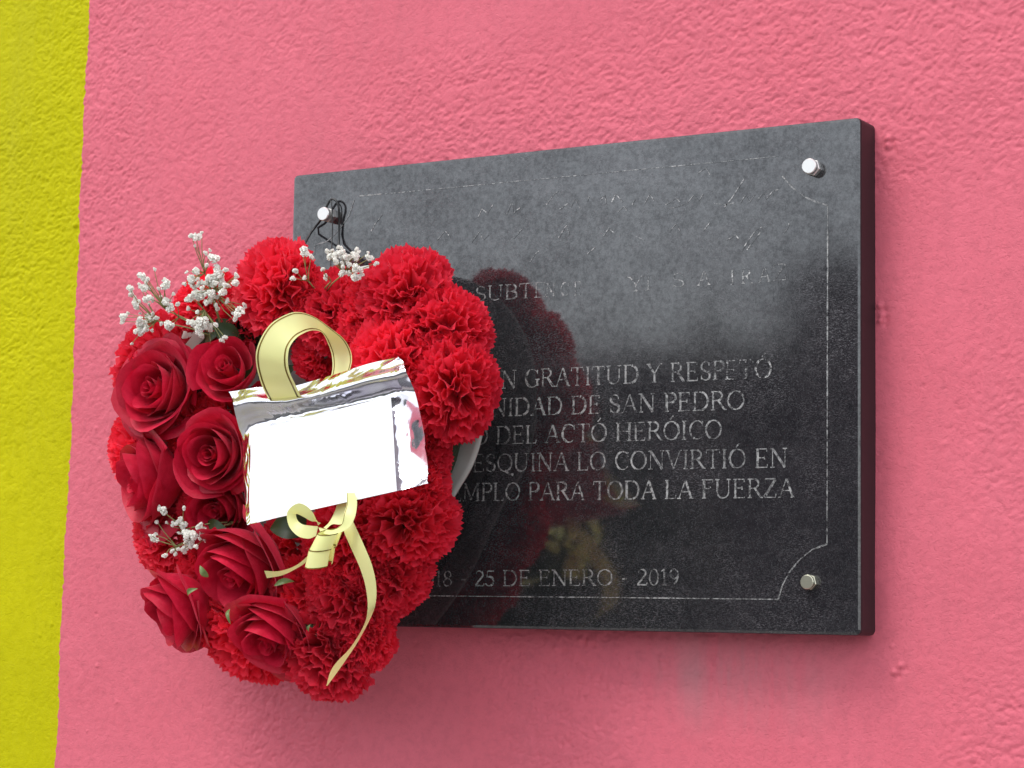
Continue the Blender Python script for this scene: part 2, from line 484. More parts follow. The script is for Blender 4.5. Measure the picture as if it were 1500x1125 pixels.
# serif capitals as strokes: (weight, points); advance width first; unit = capital height
TK, TN = .13, .062
def srf(x, z, hw=.10): return (TN, [(x - hw, z), (x + hw, z)])
def O_(cx, wd): return [(TK * .9, arc(cx, .5, wd, .49, 115, 245)), (TK * .9, arc(cx, .5, wd, .49, -65, 65)), (TN, arc(cx, .5, wd, .49, 60, 120, 5)), (TN, arc(cx, .5, wd, .49, 240, 300, 5))]
def stem(x, s=1): return [(TK, [(x, 0), (x, 1)]), srf(x, .012), srf(x, .988)]
G = {
 'A': (.80, [(TN, [(.10, 0), (.40, 1)]), (TK, [(.41, .98), (.70, 0)]), (TN, [(.22, .36), (.58, .36)]), srf(.10, .012, .09), srf(.70, .012)]),
 'B': (.70, stem(.15) + [(TN, [(.15, .985), (.38, .985)]), (TK, arc(.38, .76, .19, .225, 85, -85)), (TN, [(.15, .53), (.40, .53)]), (TK, arc(.38, .27, .24, .255, 85, -85)), (TN, [(.15, .015), (.38, .015)])]),
 'C': (.78, [(TK, arc(.44, .5, .33, .49, 110, 250)), (TN, arc(.44, .5, .33, .49, 110, 42, 6)), (TN, arc(.44, .5, .33, .49, 250, 318, 6)), (TN, [(.70, .70), (.70, .95)])]),
 'D': (.84, stem(.15) + [(TN, [(.15, .985), (.42, .985)]), (TN, [(.15, .015), (.42, .015)]), (TK, arc(.40, .5, .34, .485, 80, -80, 12))]),
 'E': (.68, stem(.15) + [(TN, [(.15, .985), (.56, .985), (.56, .84)]), (TN, [(.15, .52), (.46, .52)]), (TN, [(.46, .43), (.46, .61)]), (TN, [(.15, .015), (.58, .015), (.60, .18)])]),
 'F': (.64, stem(.15) + [(TN, [(.15, .985), (.56, .985), (.56, .84)]), (TN, [(.15, .52), (.46, .52)]), (TN, [(.46, .43), (.46, .61)])]),
 'G': (.84, [(TK, arc(.44, .5, .33, .49, 110, 250)), (TN, arc(.44, .5, .33, .49, 110, 42, 6)), (TN, arc(.44, .5, .33, .49, 250, 310, 6)), (TN, [(.70, .72), (.70, .95)]), (TK, [(.70, .08), (.70, .42)]), srf(.70, .43, .11)]),
 'H': (.86, stem(.15) + stem(.70) + [(TN, [(.15, .52), (.70, .52)])]),
 'I': (.34, stem(.17)),
 'L': (.64, stem(.15) + [(TN, [(.15, .015), (.56, .015), (.58, .20)])]),
 'M': (1.0, [(TN, [(.14, 0), (.16, 1)]), (TK, [(.16, 1), (.48, .08)]), (TN, [(.48, .08), (.80, 1)]), (TK, [(.82, 1), (.84, 0)]), srf(.14, .012), srf(.84, .012), srf(.12, .988, .07), srf(.86, .988, .07)]),
 'N': (.86, [(TN, [(.15, 0), (.15, 1)]), (TK, [(.15, 1), (.71, 0)]), (TN, [(.71, 0), (.71, 1)]), srf(.15, .012), srf(.71, .988), srf(.10, .988, .07)]),
 'O': (.86, O_(.43, .35)),
 'P': (.64, stem(.15) + [(TN, [(.15, .985), (.36, .985)]), (TK, arc(.36, .735, .21, .25, 85, -85)), (TN, [(.15, .485), (.36, .485)])]),
 'Q': (.86, O_(.43, .35) + [(TK, [(.45, .06), (.62, -.10), (.88, -.20)])]),
 'R': (.76, stem(.15) + [(TN, [(.15, .985), (.36, .985)]), (TK, arc(.36, .745, .20, .24, 85, -85)), (TN, [(.15, .505), (.38, .505)]), (TK, [(.38, .50), (.68, .01)]), srf(.70, .012, .07)]),
 'S': (.60, [(TN, arc(.29, .745, .20, .24, 30, 120, 6)), (TK, arc(.29, .745, .19, .235, 130, 235, 6) + [(.34, .46)] + arc(.30, .255, .20, .24, 45, -60, 7)), (TN, arc(.30, .255, .21, .24, -60, -150, 6)), (TN, [(.46, .76), (.46, .95)]), (TN, [(.10, .05), (.10, .25)])]),
 'T': (.72, [(TK, [(.36, 0), (.36, 1)]), srf(.36, .012), (TN, [(.05, .80), (.06, .985), (.66, .985), (.67, .80)])]),
 'U': (.86, [(TK, [(.15, 1), (.15, .33)]), (TK * .8, arc(.42, .33, .27, .32, 180, 270)), (TN, arc(.42, .33, .27, .32, 270, 360)), (TN, [(.69, .33), (.69, 1)]), srf(.15, .988), srf(.69, .988, .09)]),
 'V': (.80, [(TK, [(.10, 1), (.40, 0)]), (TN, [(.40, 0), (.70, 1)]), srf(.10, .988), srf(.70, .988, .08)]),
 'Y': (.76, [(TK, [(.08, 1), (.38, .46)]), (TN, [(.38, .46), (.66, 1)]), (TK, [(.38, .48), (.38, 0)]), srf(.08, .988), srf(.67, .988, .08), srf(.38, .012)]),
 'Z': (.70, [(TN, [(.10, .80), (.12, .985), (.60, .985)]), (TK, [(.60, .97), (.08, .03)]), (TN, [(.08, .015), (.60, .015), (.62, .20)])]),
 '0': (.58, O_(.29, .21)), '1': (.42, [(TK, [(.22, 0), (.22, 1)]), srf(.22, .012), (TN, [(.22, .98), (.08, .86)])]),
 '2': (.58, [(TN, arc(.28, .74, .18, .24, 170, 80, 6)), (TK, arc(.28, .74, .19, .24, 80, -30, 7) + [(.07, .04)]), (TK * .8, [(.06, .03), (.52, .03)]), (TN, [(.52, .03), (.54, .18)])]),
 '5': (.56, [(TK * .8, [(.14, .96), (.48, .96)]), (TN, [(.14, .96), (.11, .55)]), (TK, arc(.24, .31, .23, .29, 110, -70, 10)), (TN, arc(.24, .31, .23, .29, -70, -150, 6))]),
 '8': (.58, [(TK * .7, arc(.29, .75, .17, .23, 0, 360, 14)), (TK * .8, arc(.29, .26, .21, .25, 0, 360, 14))]),
 '9': (.58, [(TK * .8, arc(.28, .69, .19, .29, 0, 360, 14)), (TK * .8, arc(.10, .66, .38, .66, 12, -62, 8))]),
 '-': (.42, [(TK * .9, [(.10, .40), (.32, .40)])]), ' ': (.36, []),
}
acc = (TK * .6, [(.36, 1.10), (.52, 1.30)])
G['Ó'] = (.86, O_(.43, .35) + [acc])
G['Í'] = (.34, stem(.17) + [(TK * .6, [(.14, 1.10), (.30, 1.30)])])


def stroke_mesh(mb, pts, wd, jit=.0):
    """flat ribbon of width wd along 2-D points (x, z in metres on the plaque face)"""
    k_ = len(pts)
    rows = []
    for i in range(k_):
        a = np.array(pts[max(i - 1, 0)]); b = np.array(pts[min(i + 1, k_ - 1)])
        t = b - a; t = t / (np.linalg.norm(t) + 1e-9); nn = np.array([-t[1], t[0]])
        h = wd / 2 * (1 + random.uniform(-jit, jit))
        p = np.array(pts[i])
        rows.append([(p[0] + nn[0] * h, p[1] + nn[1] * h), (p[0] - nn[0] * h, p[1] - nn[1] * h)])
    return rows


lift = [0.0]
def write(text, px0, py0, px1, py1, cap, material, name='engraved_lettering'):
    """text whose first visible letter starts at px0,py0 and last ends at px1,py1 (baseline)"""
    a, b = at(px0, py0, FRONT), at(px1, py1, FRONT)
    total = sum(G[c][0] for c in text) - .10
    ux = (b.x - a.x) / total
    mb = MB(); x = a.x - .05 * ux
    zb = lambda q: a.z + (b.z - a.z) * (q - a.x) / (b.x - a.x)
    for c in text:
        adv, st = G[c]
        for wdt, pts in st:
            P2 = [(x + p[0] * ux, zb(x) + p[1] * cap) for p in pts]
            lift[0] = (lift[0] + 1) % 12
            y = -(FRONT + lift[0] * .000006)
            rows = stroke_mesh(mb, P2, wdt * cap * random.uniform(.8, 1.1), .15)
            mb.grid([[(q[0], y, q[1]) for q in r_] for r_ in rows])
        x += adv * ux
    return mb.build(name, material, plaque, False)


write('SUBTE', 697, 441.5, 800, 435, .0132, M_LETTER)
write('N C E', 800, 435, 851, 432, .0118, M_FAINT)
write('YI', 921, 427, 953, 425, .0125, M_FAINT)
write('S', 985, 421, 1003, 420, .0120, M_FAINT)
write('A', 1022, 418, 1040, 417, .0118, M_FAINT)
write('I R A', 1070, 417, 1128, 412, .0125, M_FAINT)
write('Z', 1132, 411, 1152, 409, .0135, M_FAINT)
write('CON GRATITUD Y RESP', 690, 571, 1061, 556, .0158, M_LETTER)
write('ETÓ', 1062, 556, 1130, 553, .0158, M_FAINT)
write('COMUNIDAD DE SAN PEDRO', 622, 613, 1090, 599.5, .0156, M_LETTER)
write('O DEL ACTÓ HERÓICO', 693, 651.5, 1057, 642.5, .0156, M_LETTER)
write('ESQUINA LO CONVIRTIÓ EN', 693, 691.5, 1153, 684.5, .0156, M_LETTER)
write('TEMPLO PARA TODA LA FUERZA', 641, 734.5, 1163, 728.5, .0156, M_LETTER)
write('2018 - 25 DE ENERO - 2019', 607, 859, 995, 857, .0136, M_LETTER)


def face_line(pxs, wd, material, name):
    P2 = [at(x, y, FRONT) for x, y in pxs]
    mb = MB(); y = -(FRONT + .00009)
    fine = []
    for i in range(len(P2) - 1):
        k_ = max(2, int((P2[i + 1] - P2[i]).length / .006))
        for j in range(k_): fine.append((P2[i].x + (P2[i + 1].x - P2[i].x) * j / k_, P2[i].z + (P2[i + 1].z - P2[i].z) * j / k_))
    fine.append((P2[-1].x, P2[-1].z))
    mb.grid([[(q[0], y, q[1]) for q in r_] for r_ in stroke_mesh(mb, fine, wd, .35)])
    return mb.build(name, material, plaque, False)


# border line with scooped corners, then traces of a script heading
face_line([(1212.5, 301), (1212, 500), (1211.5, 797)], .0011, M_LETTER, 'engraved_border')
face_line([(1211.5, 797), (1190, 805), (1172, 819), (1155, 840), (1146, 858), (1140, 878)], .0012, M_LETTER, 'engraved_border')
face_line([(1140, 878), (920, 875.5), (700, 873.5), (560, 872)], .0010, M_LETTER, 'engraved_border')
face_line([(1146, 258), (1160, 274), (1178, 288), (1194, 295), (1212.5, 301)], .0012, M_LETTER, 'engraved_border')
face_line([(564, 284), (700, 271), (950, 247), (1140, 229)], .0006, M_FAINT, 'engraved_border')
face_line([(527, 287), (561, 284)], .0011, M_LETTER, 'engraved_border')
face_line([(519, 292), (516, 301), (511, 316), (500, 332), (488, 346), (478, 354), (461, 359), (460, 372)], .0011, M_LETTER, 'engraved_border')
for k_, pts in enumerate([
    [(1060, 305), (1072, 290), (1090, 262)], [(1084, 298), (1092, 286), (1098, 296), (1106, 285)], [(1110, 292), (1118, 283), (1122, 292), (1132, 280), (1140, 278)],
    [(1046, 298), (1062, 300), (1076, 297)], [(1086, 368), (1096, 352), (1108, 336), (1116, 333)], [(1094, 366), (1106, 350), (1114, 340)], [(1148, 342), (1154, 334), (1156, 327)],
    [(905, 310), (914, 302), (918, 309)], [(926, 300), (930, 292)], [(880, 293), (886, 286), (888, 298)], [(860, 296), (863, 287)],
    [(975, 300), (990, 290), (996, 296)], [(776, 384), (784, 372), (790, 367)], [(1022, 254), (1034, 246), (1040, 256)], [(543, 340), (548, 330), (560, 314)],
    [(700, 318), (706, 306), (714, 312), (722, 300)], [(742, 314), (750, 296), (752, 312), (762, 304)], [(836, 304), (842, 292), (850, 304)], [(896, 296), (902, 284), (912, 296)],
    [(944, 298), (952, 284), (958, 294)], [(1008, 296), (1016, 286), (1024, 294), (1030, 284)], [(640, 352), (652, 338), (660, 348)], [(690, 356), (702, 340), (708, 352), (716, 344)],
    [(752, 350), (764, 336)], [(818, 348), (830, 330), (834, 344)], [(884, 346), (892, 334), (900, 342)], [(980, 340), (990, 328), (996, 338)], [(1030, 338), (1040, 326)], [(1064, 352), (1078, 344), (1082, 350)],
    [(980, 306), (1000, 300)], [(800, 300), (812, 284), (818, 280)], [(820, 306), (832, 298)], [(930, 345), (944, 352)], [(860, 372), (872, 362)]]):
    face_line(pts, .0009, M_FAINT, 'engraved_script')

# bolts: a hexagonal base with a round cap standing off it
def bolt(px, py, prot, r_, metal=None):
    M_STEEL = metal or globals()['M_STEEL']
    p = at(px, py, PT + prot)               # centre of the cap's face
    bs = Vector((p.x, -PT, p.z))
    b = empty('bolt', (bs - wloc(plaque)), plaque)
    m = MB(); m.lathe(bs, (0, -1, 0), [(r_ * 1.10, -.0005), (r_ * 1.12, prot * .42), (r_ * 1.0, prot * .5)], 6); m.build('hex_nut', M_STEEL, b, False)
    m = MB(); m.lathe(bs, (0, -1, 0), [(r_ * .62, prot * .3), (r_ * .62, prot * .62), (r_, prot * .66), (r_, prot * .93), (r_ * .9, prot), (r_ * .01, prot * 1.0)], 24); m.build('cap', M_STEEL, b, False)
    return bs


bolt(1184.5, 243, .0115, .0064)
BR_ = bolt(1181.5, 852.5, .0085, .0058, mat('tarnished_steel', (.62, .60, .46), .3, 1.0))
TL_ = bolt(472.5, 313, .0135, .0064)
bolt(455, 868, .0110, .0062)

# ------------------------------------------------------------------ the wreath
WC = at(445, 690, .05)
wreath = empty('flower_wreath', WC)
tag(wreath, 'heart-shaped wreath of red roses and carnations with white sprigs hanging over the plaque', 'wreath')
heart = [(492, 408), (530, 390), (600, 388), (662, 425), (704, 500), (711, 590), (704, 640), (689, 685), (660, 735), (610, 840), (545, 930), (470, 990),
         (400, 935), (320, 870), (265, 780), (235, 690), (235, 570), (270, 480), (335, 425), (400, 400), (455, 405)]
BD = .048
m = MB()
H2 = catmull(heart, 120, True)
fr_ = [at(p[0], p[1], BD) for p in H2]
c_ = sum(fr_, Vector()) / len(fr_)
rows = []
for s_ in (0.02, .5, .9, .97, 1.0):        # slightly dished card board
    rows.append([c_ + (p - c_) * s_ + Vector((0, .006 * (1 - s_ ** 2), 0)) for p in fr_ + fr_[:1]])
rows.append([p + Vector((0, .003, 0)) for p in fr_ + fr_[:1]])
for s_ in (.97, .9, .5, 0.02):
    rows.append([c_ + (p - c_) * s_ + Vector((0, .003 + .006 * (1 - s_ ** 2), 0)) for p in fr_ + fr_[:1]])
m.grid(rows); m.build('backing_board', M_BOARD, wreath)
m = MB()
ring = [(p[0] * .76 + 445 * .24, p[1] * .76 + 680 * .24) for p in catmull(heart, 48, True)]
m.tube([at(p[0], p[1], BD + .014) for p in ring] + [at(ring[0][0], ring[0][1], BD + .014)], .020, 10); m.build('foam_ring', M_FOAM, wreath)


def frame(nrm, spin):
    z = Vector(nrm).normalized(); x = z.orthogonal().normalized(); x = Matrix.Rotation(spin, 3, z) @ x; y = z.cross(x)
    return Matrix((x, y, z)).transposed().to_4x4()


def carnation_mesh(seed, n=92):
    rd = random.Random(seed); m = MB()
    for i in range(n):
        q = (i + .5) / n
        th = math.acos(1 - q * 1.22) * 1.0
        ph = i * 2.39996 + rd.uniform(-.25, .25)
        th += rd.uniform(-.10, .10)
        d = Vector((math.sin(th) * math.cos(ph), math.sin(th) * math.sin(ph), math.cos(th)))
        tan = Vector((-math.sin(ph), math.cos(ph), 0))
        tw = rd.uniform(-1.3, 1.3) * (1.15 - q * .8)
        tan = (Matrix.Rotation(tw, 3, d) @ tan).normalized()
        nr = d.cross(tan)
        L = rd.uniform(.90, 1.02) * (1.0 if q > .12 else 1.04); W = rd.uniform(.28, .40)
        p1, p2, p3 = rd.uniform(0, 6.3), rd.uniform(0, 6.3), rd.uniform(0, 6.3)
        f1, f2 = rd.uniform(3.5, 5.5), rd.uniform(8, 12)
        base = Vector((0, 0, -.28))
        tip = d * L; tip.z = tip.z * .72
        nu = 15; rws = []
        for a in range(6):
            v = (.30, .52, .70, .84, .94, 1.0)[a]
            row = []
            for b in range(nu):
                u = -1 + 2 * b / (nu - 1)
                tooth = (.035 if b % 2 else -.02) * (1 if a == 5 else 0) * rd.uniform(.5, 1.5)
                rr = v * (1 - .12 * u * u) + tooth
                pos = base.lerp(tip, rr) + tan * (u * W * v ** 1.3)
                ruf = v ** 3 * (.085 * math.sin(u * f1 + p1) + .05 * math.sin(u * f2 + p2)) + .04 * v * math.sin(u * 2 + p3)
                row.append(pos + nr * ruf)
            rws.append(row)
        m.grid(rws)
    return mesh('carnation', m.v, m.f, M_CARN)


CARN = [carnation_mesh(s_) for s_ in range(6)]
# px, py, radius px, depth m, facing x, facing z
CARNS = [
 (594, 426, 64, .085, .10, .45), (405, 420, 70, .085, -.15, .45), (452, 436, 46, .08, 0, .4), (650, 482, 62, .082, .45, .25), (492, 455, 58, .082, .0, .35),
 (572, 528, 66, .105, .05, .35), (664, 570, 66, .088, .45, .05), (618, 668, 42, .085, .35, -.1), (612, 716, 44, .088, .35, -.1),
 (596, 768, 64, .088, .40, -.2), (572, 848, 54, .085, .35, -.3), (516, 886, 65, .092, .2, -.35), (478, 954, 66, .085, .1, -.5),
 (366, 930, 66, .075, -.15, -.5), (245, 790, 56, .072, -.4, -.25), (208, 655, 56, .072, -.6, .0), (228, 540, 66, .070, -.5, .2), (300, 835, 50, .078, -.2, -.2), (280, 700, 50, .07, -.2, 0), (350, 880, 50, .075, -.1, -.3), (632, 530, 60, .08, .4, .1),
 (300, 440, 46, .072, -.2, .5), (470, 516, 40, .072, .0, .1), (510, 800, 62, .098, .1, -.1), (450, 870, 52, .092, .0, -.2),
 (345, 470, 44, .070, -.1, .3), (540, 640, 60, .080, .1, .0), (540, 720, 60, .085, .1, .0), (300, 760, 52, .075, -.2, .0), (540, 470, 50, .080, .0, .3), (430, 800, 46, .075, 0, -.1), (548, 492, 46, .088, 0, .3), (612, 486, 42, .09, .2, .3), (610, 622, 46, .088, .3, 0), (590, 640, 40, .09, .2, 0), (545, 440, 40, .085, 0, .4), (500, 845, 50, .098, .1, -.2), (540, 830, 46, .095, .2, -.2), (535, 935, 46, .085, .2, -.4), (286, 628, 42, .08, -.1, 0), (425, 925, 46, .082, 0, -.4), (330, 600, 40, .075, 0, 0)]
for i, (px, py, r_, d_, nx, nz) in enumerate(CARNS):
    p = at(px, py, d_)
    o = bpy.data.objects.new('carnation', CARN[i % 6]); COL.objects.link(o); o.parent = wreath
    s_ = r_ * mpp(p) * 1.19
    el = 1 + .10 * math.sin(i * 2.3)                          # no two heads equally round or open
    o.matrix_local = Matrix.Translation(p - WC) @ frame((nx + .12 * math.sin(i * 5.1), -1, nz + .12 * math.cos(i * 3.7)), i * 1.7) @ Matrix.Diagonal((s_ * el, s_ / el, s_ * (.95 + .12 * math.sin(i * 4.4)), 1))


def rose_petals(seed, n, openness):
    """unit-size petals of one rose, axis +Z: a tight bud, a hollow round it, then loose outer petals"""
    rd = random.Random(seed); out = []
    nb_ = 7
    for i in range(n):
        outer = i >= nb_
        q = (i - nb_ + 1) / (n - nb_) if outer else 0.0
        qb = i / nb_
        ph = i * 2.39996 + rd.uniform(-.3, .3)
        if outer:
            rt_ = .34 + (.46 + .16 * openness) * q ** .9 + rd.uniform(-.04, .04)
            rb = .12 + .22 * q
            h = .60 - (.06 + .42 * openness) * q ** 1.6 + rd.uniform(-.06, .06)
            wa = 1.55 - .40 * q
            curl = (.05 + .22 * openness) * q ** 1.1 * rd.uniform(.6, 1.4)
        else:
            rt_ = .05 + .17 * qb; rb = .05 + .05 * qb; h = .56 - .10 * openness + .03 * rd.uniform(-1, 1); wa = 2.1; curl = .015 + .03 * qb
        k1, k2 = rd.uniform(0, 6.3), rd.uniform(0, 6.3)
        asym = rd.uniform(-.2, .2)
        rws = []
        for a in range(10):
            v0 = a / 9
            row = []
            for b in range(13):
                u = -1 + 2 * b / 12
                e = 1 - .34 * abs(u) ** 2.6 - asym * u * .5
                v = v0 * e
                Rr = rb + (rt_ - rb) * math.sin(v * math.pi / 2) ** .7
                c1 = max(0, (v0 - .60) / .40)
                Rr += curl * c1 ** 1.7
                zz = -.42 + (h + .42) * v - curl * .8 * c1 ** 2.4
                wv = (.012 + .055 * q) * math.sin(2.6 * u + k1) * v0 ** 2 + (.006 + .018 * q) * math.sin(8 * u + k2) * v0 ** 5
                an = ph + u * wa * (.50 + .50 * math.sin(min(1, v0 * 1.3) * math.pi / 2))
                Rr += wv + .06 * u * (.3 + q)
                pt_ = .06 * math.exp(-(u / .2) ** 2) * c1 * q
                row.append((Rr * math.cos(an), Rr * math.sin(an), zz + wv * .8 + pt_ + rd.uniform(-.008, .008) * (a == 9)))
            rws.append(row)
        mm = MB(); mm.grid(rws)
        out.append(mesh('petal', mm.v, mm.f, M_ROSE))
    return out


ROSES_K = [rose_petals(21, 24, .8), rose_petals(22, 21, .5), rose_petals(23, 15, .2), rose_petals(24, 22, .6)]
# px, py, radius px, depth, facing x, facing z, kind, stretch
ROSES = [
 (238, 572, 72, .105, -.05, .10, 0), (338, 545, 56, .105, .25, .30, 2), (318, 664, 64, .118, .15, -.10, 1), (228, 702, 74, .100, -.75, -.15, 3),
 (362, 828, 82, .105, -.20, -.70, 3), (268, 886, 72, .105, -.65, -.75, 1), (404, 922, 70, .108, -.05, -.95, 3), (328, 742, 60, .092, .1, -.35, 1), (395, 600, 46, .075, .3, .2, 2)]
for i, (px, py, r_, d_, nx, nz, kd) in enumerate(ROSES):
    p = at(px, py, d_)
    e = empty('rose', (0, 0, 0), wreath)
    s_ = r_ * mpp(p) * 1.06
    e.matrix_local = Matrix.Translation(p - WC) @ frame((nx, -1, nz), i * 2.1 + .4) @ Matrix.Diagonal((s_, s_, s_ * 1.05, 1))
    for me in ROSES_K[kd]:
        o = bpy.data.objects.new('petal', me); COL.objects.link(o); o.parent = e


def leaf(a, b, wd, d0, d1, material, name, bend=.15, fold=.25):
    """pointed leaf from pixel a to pixel b"""
    A, B = at(a[0], a[1], d0), at(b[0], b[1], d1)
    t = B - A; L = t.length; t = t / L
    nr = Vector((.15, -1, .25)); sd = t.cross(nr).normalized(); nr = sd.cross(t)
    rws = []
    for i in range(9):
        v = i / 8; hw = wd * math.sin(math.pi * min(1, v * .97 + .03)) ** .8 * (1 - .35 * v)
        c = A + t * (L * v) + nr * (bend * L * math.sin(v * math.pi))
        rws.append([c + sd * (hw * u) + nr * (abs(u) * hw * fold) for u in (-1, -.5, 0, .5, 1)])
    mm = MB(); mm.grid(rws); return mm.build(name, material, wreath)


for a, b, wd, d0, d1 in [((352, 500), (312, 476), .011, .085, .095), ((300, 500), (345, 470), .012, .080, .088), ((360, 560), (400, 520), .010, .07, .075),
                         ((412, 560), (436, 535), .008, .066, .075), ((405, 520), (430, 500), .007, .066, .07), ((460, 770), (395, 775), .016, .105, .115), ((300, 770), (345, 790), .010, .1, .11), ((455, 900), (470, 935), .009, .1, .105)]:
    leaf(a, b, wd, d0, d1, M_LEAF, 'leaf')
for a, b, wd, d0, d1 in [((305, 845), (293, 828), .0035, .150, .155), ((337, 892), (338, 915), .0022, .135, .14), ((402, 858), (432, 852), .0032, .140, .130),
                         ((452, 925), (455, 914), .0015, .15, .15), ((275, 872), (290, 862), .003, .150, .150)]:
    leaf(a, b, wd, d0, d1, M_SEPAL, 'sepal', .3, .5)


# baby's breath
def blossom_mesh(seed):
    rd = random.Random(seed); m = MB()
    for c in range(5):
        cc = Vector((rd.uniform(-.5, .5), rd.uniform(-.5, .5), rd.uniform(-.4, .5))) if c else Vector((0, 0, 0))
        rr = rd.uniform(.42, .62)
        k6 = [cc + Vector(q) * rr * .62 for q in ((1, 0, 0), (-1, 0, 0), (0, 1, 0), (0, -1, 0), (0, 0, 1), (0, 0, -1))]
        m.add(k6, [(0, 2, 4), (2, 1, 4), (1, 3, 4), (3, 0, 4), (2, 0, 5), (1, 2, 5), (3, 1, 5), (0, 3, 5)])
        for i in range(13):
            th = math.acos(1 - 2 * (i + .5) / 13); ph = i * 2.4 + rd.uniform(-.3, .3)
            d = Vector((math.sin(th) * math.cos(ph), math.sin(th) * math.sin(ph), math.cos(th)))
            a = d.orthogonal().normalized(); b = d.cross(a)
            w_ = rr * .42
            m.add([cc + d * rr * .25, cc + d * rr * .8 + a * w_ - d * .02, cc + d * rr * 1.05, cc + d * rr * .8 - a * w_], [(0, 1, 2, 3)])
            m.add([cc + d * rr * .25, cc + d * rr * .85 + b * w_, cc + d * rr * 1.0, cc + d * rr * .85 - b * w_], [(0, 1, 2, 3)])
    return mesh('blossom', m.v, m.f, M_BLOSSOM, False)


BLO = [blossom_mesh(40 + i) for i in range(5)]


def sprig(root, forks, pts, d_, label):
    rp = at(root[0], root[1], d_ - .035)
    e = empty('gypsophila_sprig', rp - WC, wreath)
    e['label'] = label
    fk = [at(x, y, d_ - .012) for x, y in forks]
    sm = MB()
    for f in fk:
        mid = rp.lerp(f, .5) + Vector((.002, -.004, .002))
        sm.tube([rp, mid, f], [.0009, .0007, .0006], 5)
    more = []
    for x, y, r_ in pts:
        for _ in range(2 if r_ >= 7 else 1 if r_ >= 5 else 0):
            a_ = random.uniform(0, 6.3); q_ = random.uniform(6, 12); more.append((x + q_ * math.cos(a_), y + q_ * math.sin(a_), random.uniform(2.6, 4.6)))
    pts = [(x, y, r_ * .94) for x, y, r_ in pts] + more
    for i, (x, y, r_) in enumerate(pts):
        p = at(x, y, d_ + random.uniform(-.008, .010))
        f = min(fk, key=lambda q: (q - p).length)
        mid = f.lerp(p, .55) + Vector((random.uniform(-.002, .002), -.001, random.uniform(-.002, .002)))
        sm.tube([f, mid, p], [.0005, .0004, .0003], 4, False)
        o = bpy.data.objects.new('blossom', BLO[i % 5]); COL.objects.link(o); o.parent = e
        s_ = r_ * mpp(p) * 1.2
        o.matrix_local = Matrix.Translation(p - rp) @ Euler((random.uniform(0, 6), random.uniform(0, 6), 0)).to_matrix().to_4x4() @ Matrix.Diagonal((s_, s_, s_, 1))
    sm.build('stem', M_STEM, e)


sprig((330, 500), [(262, 465), (245, 455), (300, 455), (312, 430), (230, 470), (300, 400)], [
 (287, 349, 7.5), (310.5, 377, 10), (209, 404, 8.5), (213.5, 420, 8.5), (241.5, 417, 9), (190, 423.5, 6), (217, 436.5, 8), (200, 447, 8), (182, 465, 7.5),
 (242, 443.5, 8), (251, 451, 7), (216, 464, 9), (205, 472, 9), (202, 484, 9), (213, 482, 8), (245.5, 478, 8.5), (321, 398, 10), (316, 405, 9), (279, 409, 10), (289, 399, 8),
 (311, 411, 10), (327, 415, 8), (345, 413, 7.5), (278, 437, 8.5), (292, 430, 10), (307, 430, 9), (307, 441, 8.5), (327, 427, 9), (275, 451, 4), (288, 457, 4), (320, 453, 4),
 (332, 441, 4.5), (349.5, 454, 9), (349, 461, 7), (287, 473, 9), (296, 469, 9), (309, 477, 8), (294, 482, 9), (300, 477, 7), (325, 499, 5), (309, 508, 4), (226, 395, 3), (297, 415, 6), (283, 421, 6),
 (205, 417, 4), (255, 431, 3.5), (229, 467, 4), (193, 503, 3), (286, 360, 3), (303, 389, 4)], .118, 'largest spray of tiny white flowers at the upper left of the heart')
sprig((470, 440), [(485, 412), (505, 400), (452, 412)], [
 (448, 369, 8), (478, 369, 4.5), (490, 374, 8.5), (498.5, 369, 7.5), (493, 382, 6), (508, 381, 9), (519, 375, 7.5), (541, 379, 7.5), (525, 393, 9), (521, 404, 8), (502, 398, 6.5),
 (477, 406, 5), (434, 397.5, 6), (445, 406.6, 4.5), (484, 377, 6), (513, 388, 5)], .118, 'spray of tiny white flowers in the notch at the top of the heart')
sprig((352, 764), [(310, 782), (285, 792), (272, 775), (258, 800)], [
 (238, 749, 7), (268.6, 744, 4), (230, 764, 4.5), (245, 766, 3), (264, 762, 6), (266, 769, 7), (276, 780, 8), (278.5, 790, 9), (287, 784, 9), (295, 778, 8), (300, 786, 7), (297, 780, 6),
 (225, 790, 7.5), (241.6, 813, 5), (256, 812, 4), (268, 805, 7), (281, 796, 7), (272, 786, 6), (196, 636, 4.5)][:-1], .125, 'small spray of tiny white flowers among the lower left roses')

# ------------------------------------------------------------------ hanging wire
m = MB()
def wire(mb, pts, r_=.0011, n=26):
    P = catmull([tuple(at(x, y, d)) for x, y, d in pts], n)
    mb.tube([Vector(p) for p in P], r_, 6)
pr = PT + .006
wire(m, [(430, 392, .075), (443, 364, .055), (456, 340, pr), (470, 322, pr - .001), (477, 306, pr - .001), (484, 293, pr), (491, 293, pr), (496, 303, pr), (497, 330, PT + .003), (496, 362, PT + .008), (495, 392, .055)])
wire(m, [(484, 293, pr), (486, 302, pr + .002), (487, 330, PT + .008), (486, 362, PT + .016), (484, 392, .062)], .0006)
o = part('hanging_wire', m.v, m.f, M_WIRE)
tag(o, 'thin black wire looped over the upper left bolt to hold the wreath', 'wire')
# wire round the board's cords seen through the loop
m = MB(); wire(m, [(345, 478, .075), (352, 492, .072), (366, 503, .07), (384, 507, .068)], .0007, 12); wire(m, [(378, 478, .07), (384, 488, .068), (386, 507, .068)], .0006, 8)
m.build('binding_wire', M_WIRE, wreath)

# ------------------------------------------------------------------ the card in its foil sleeve
CD = .172
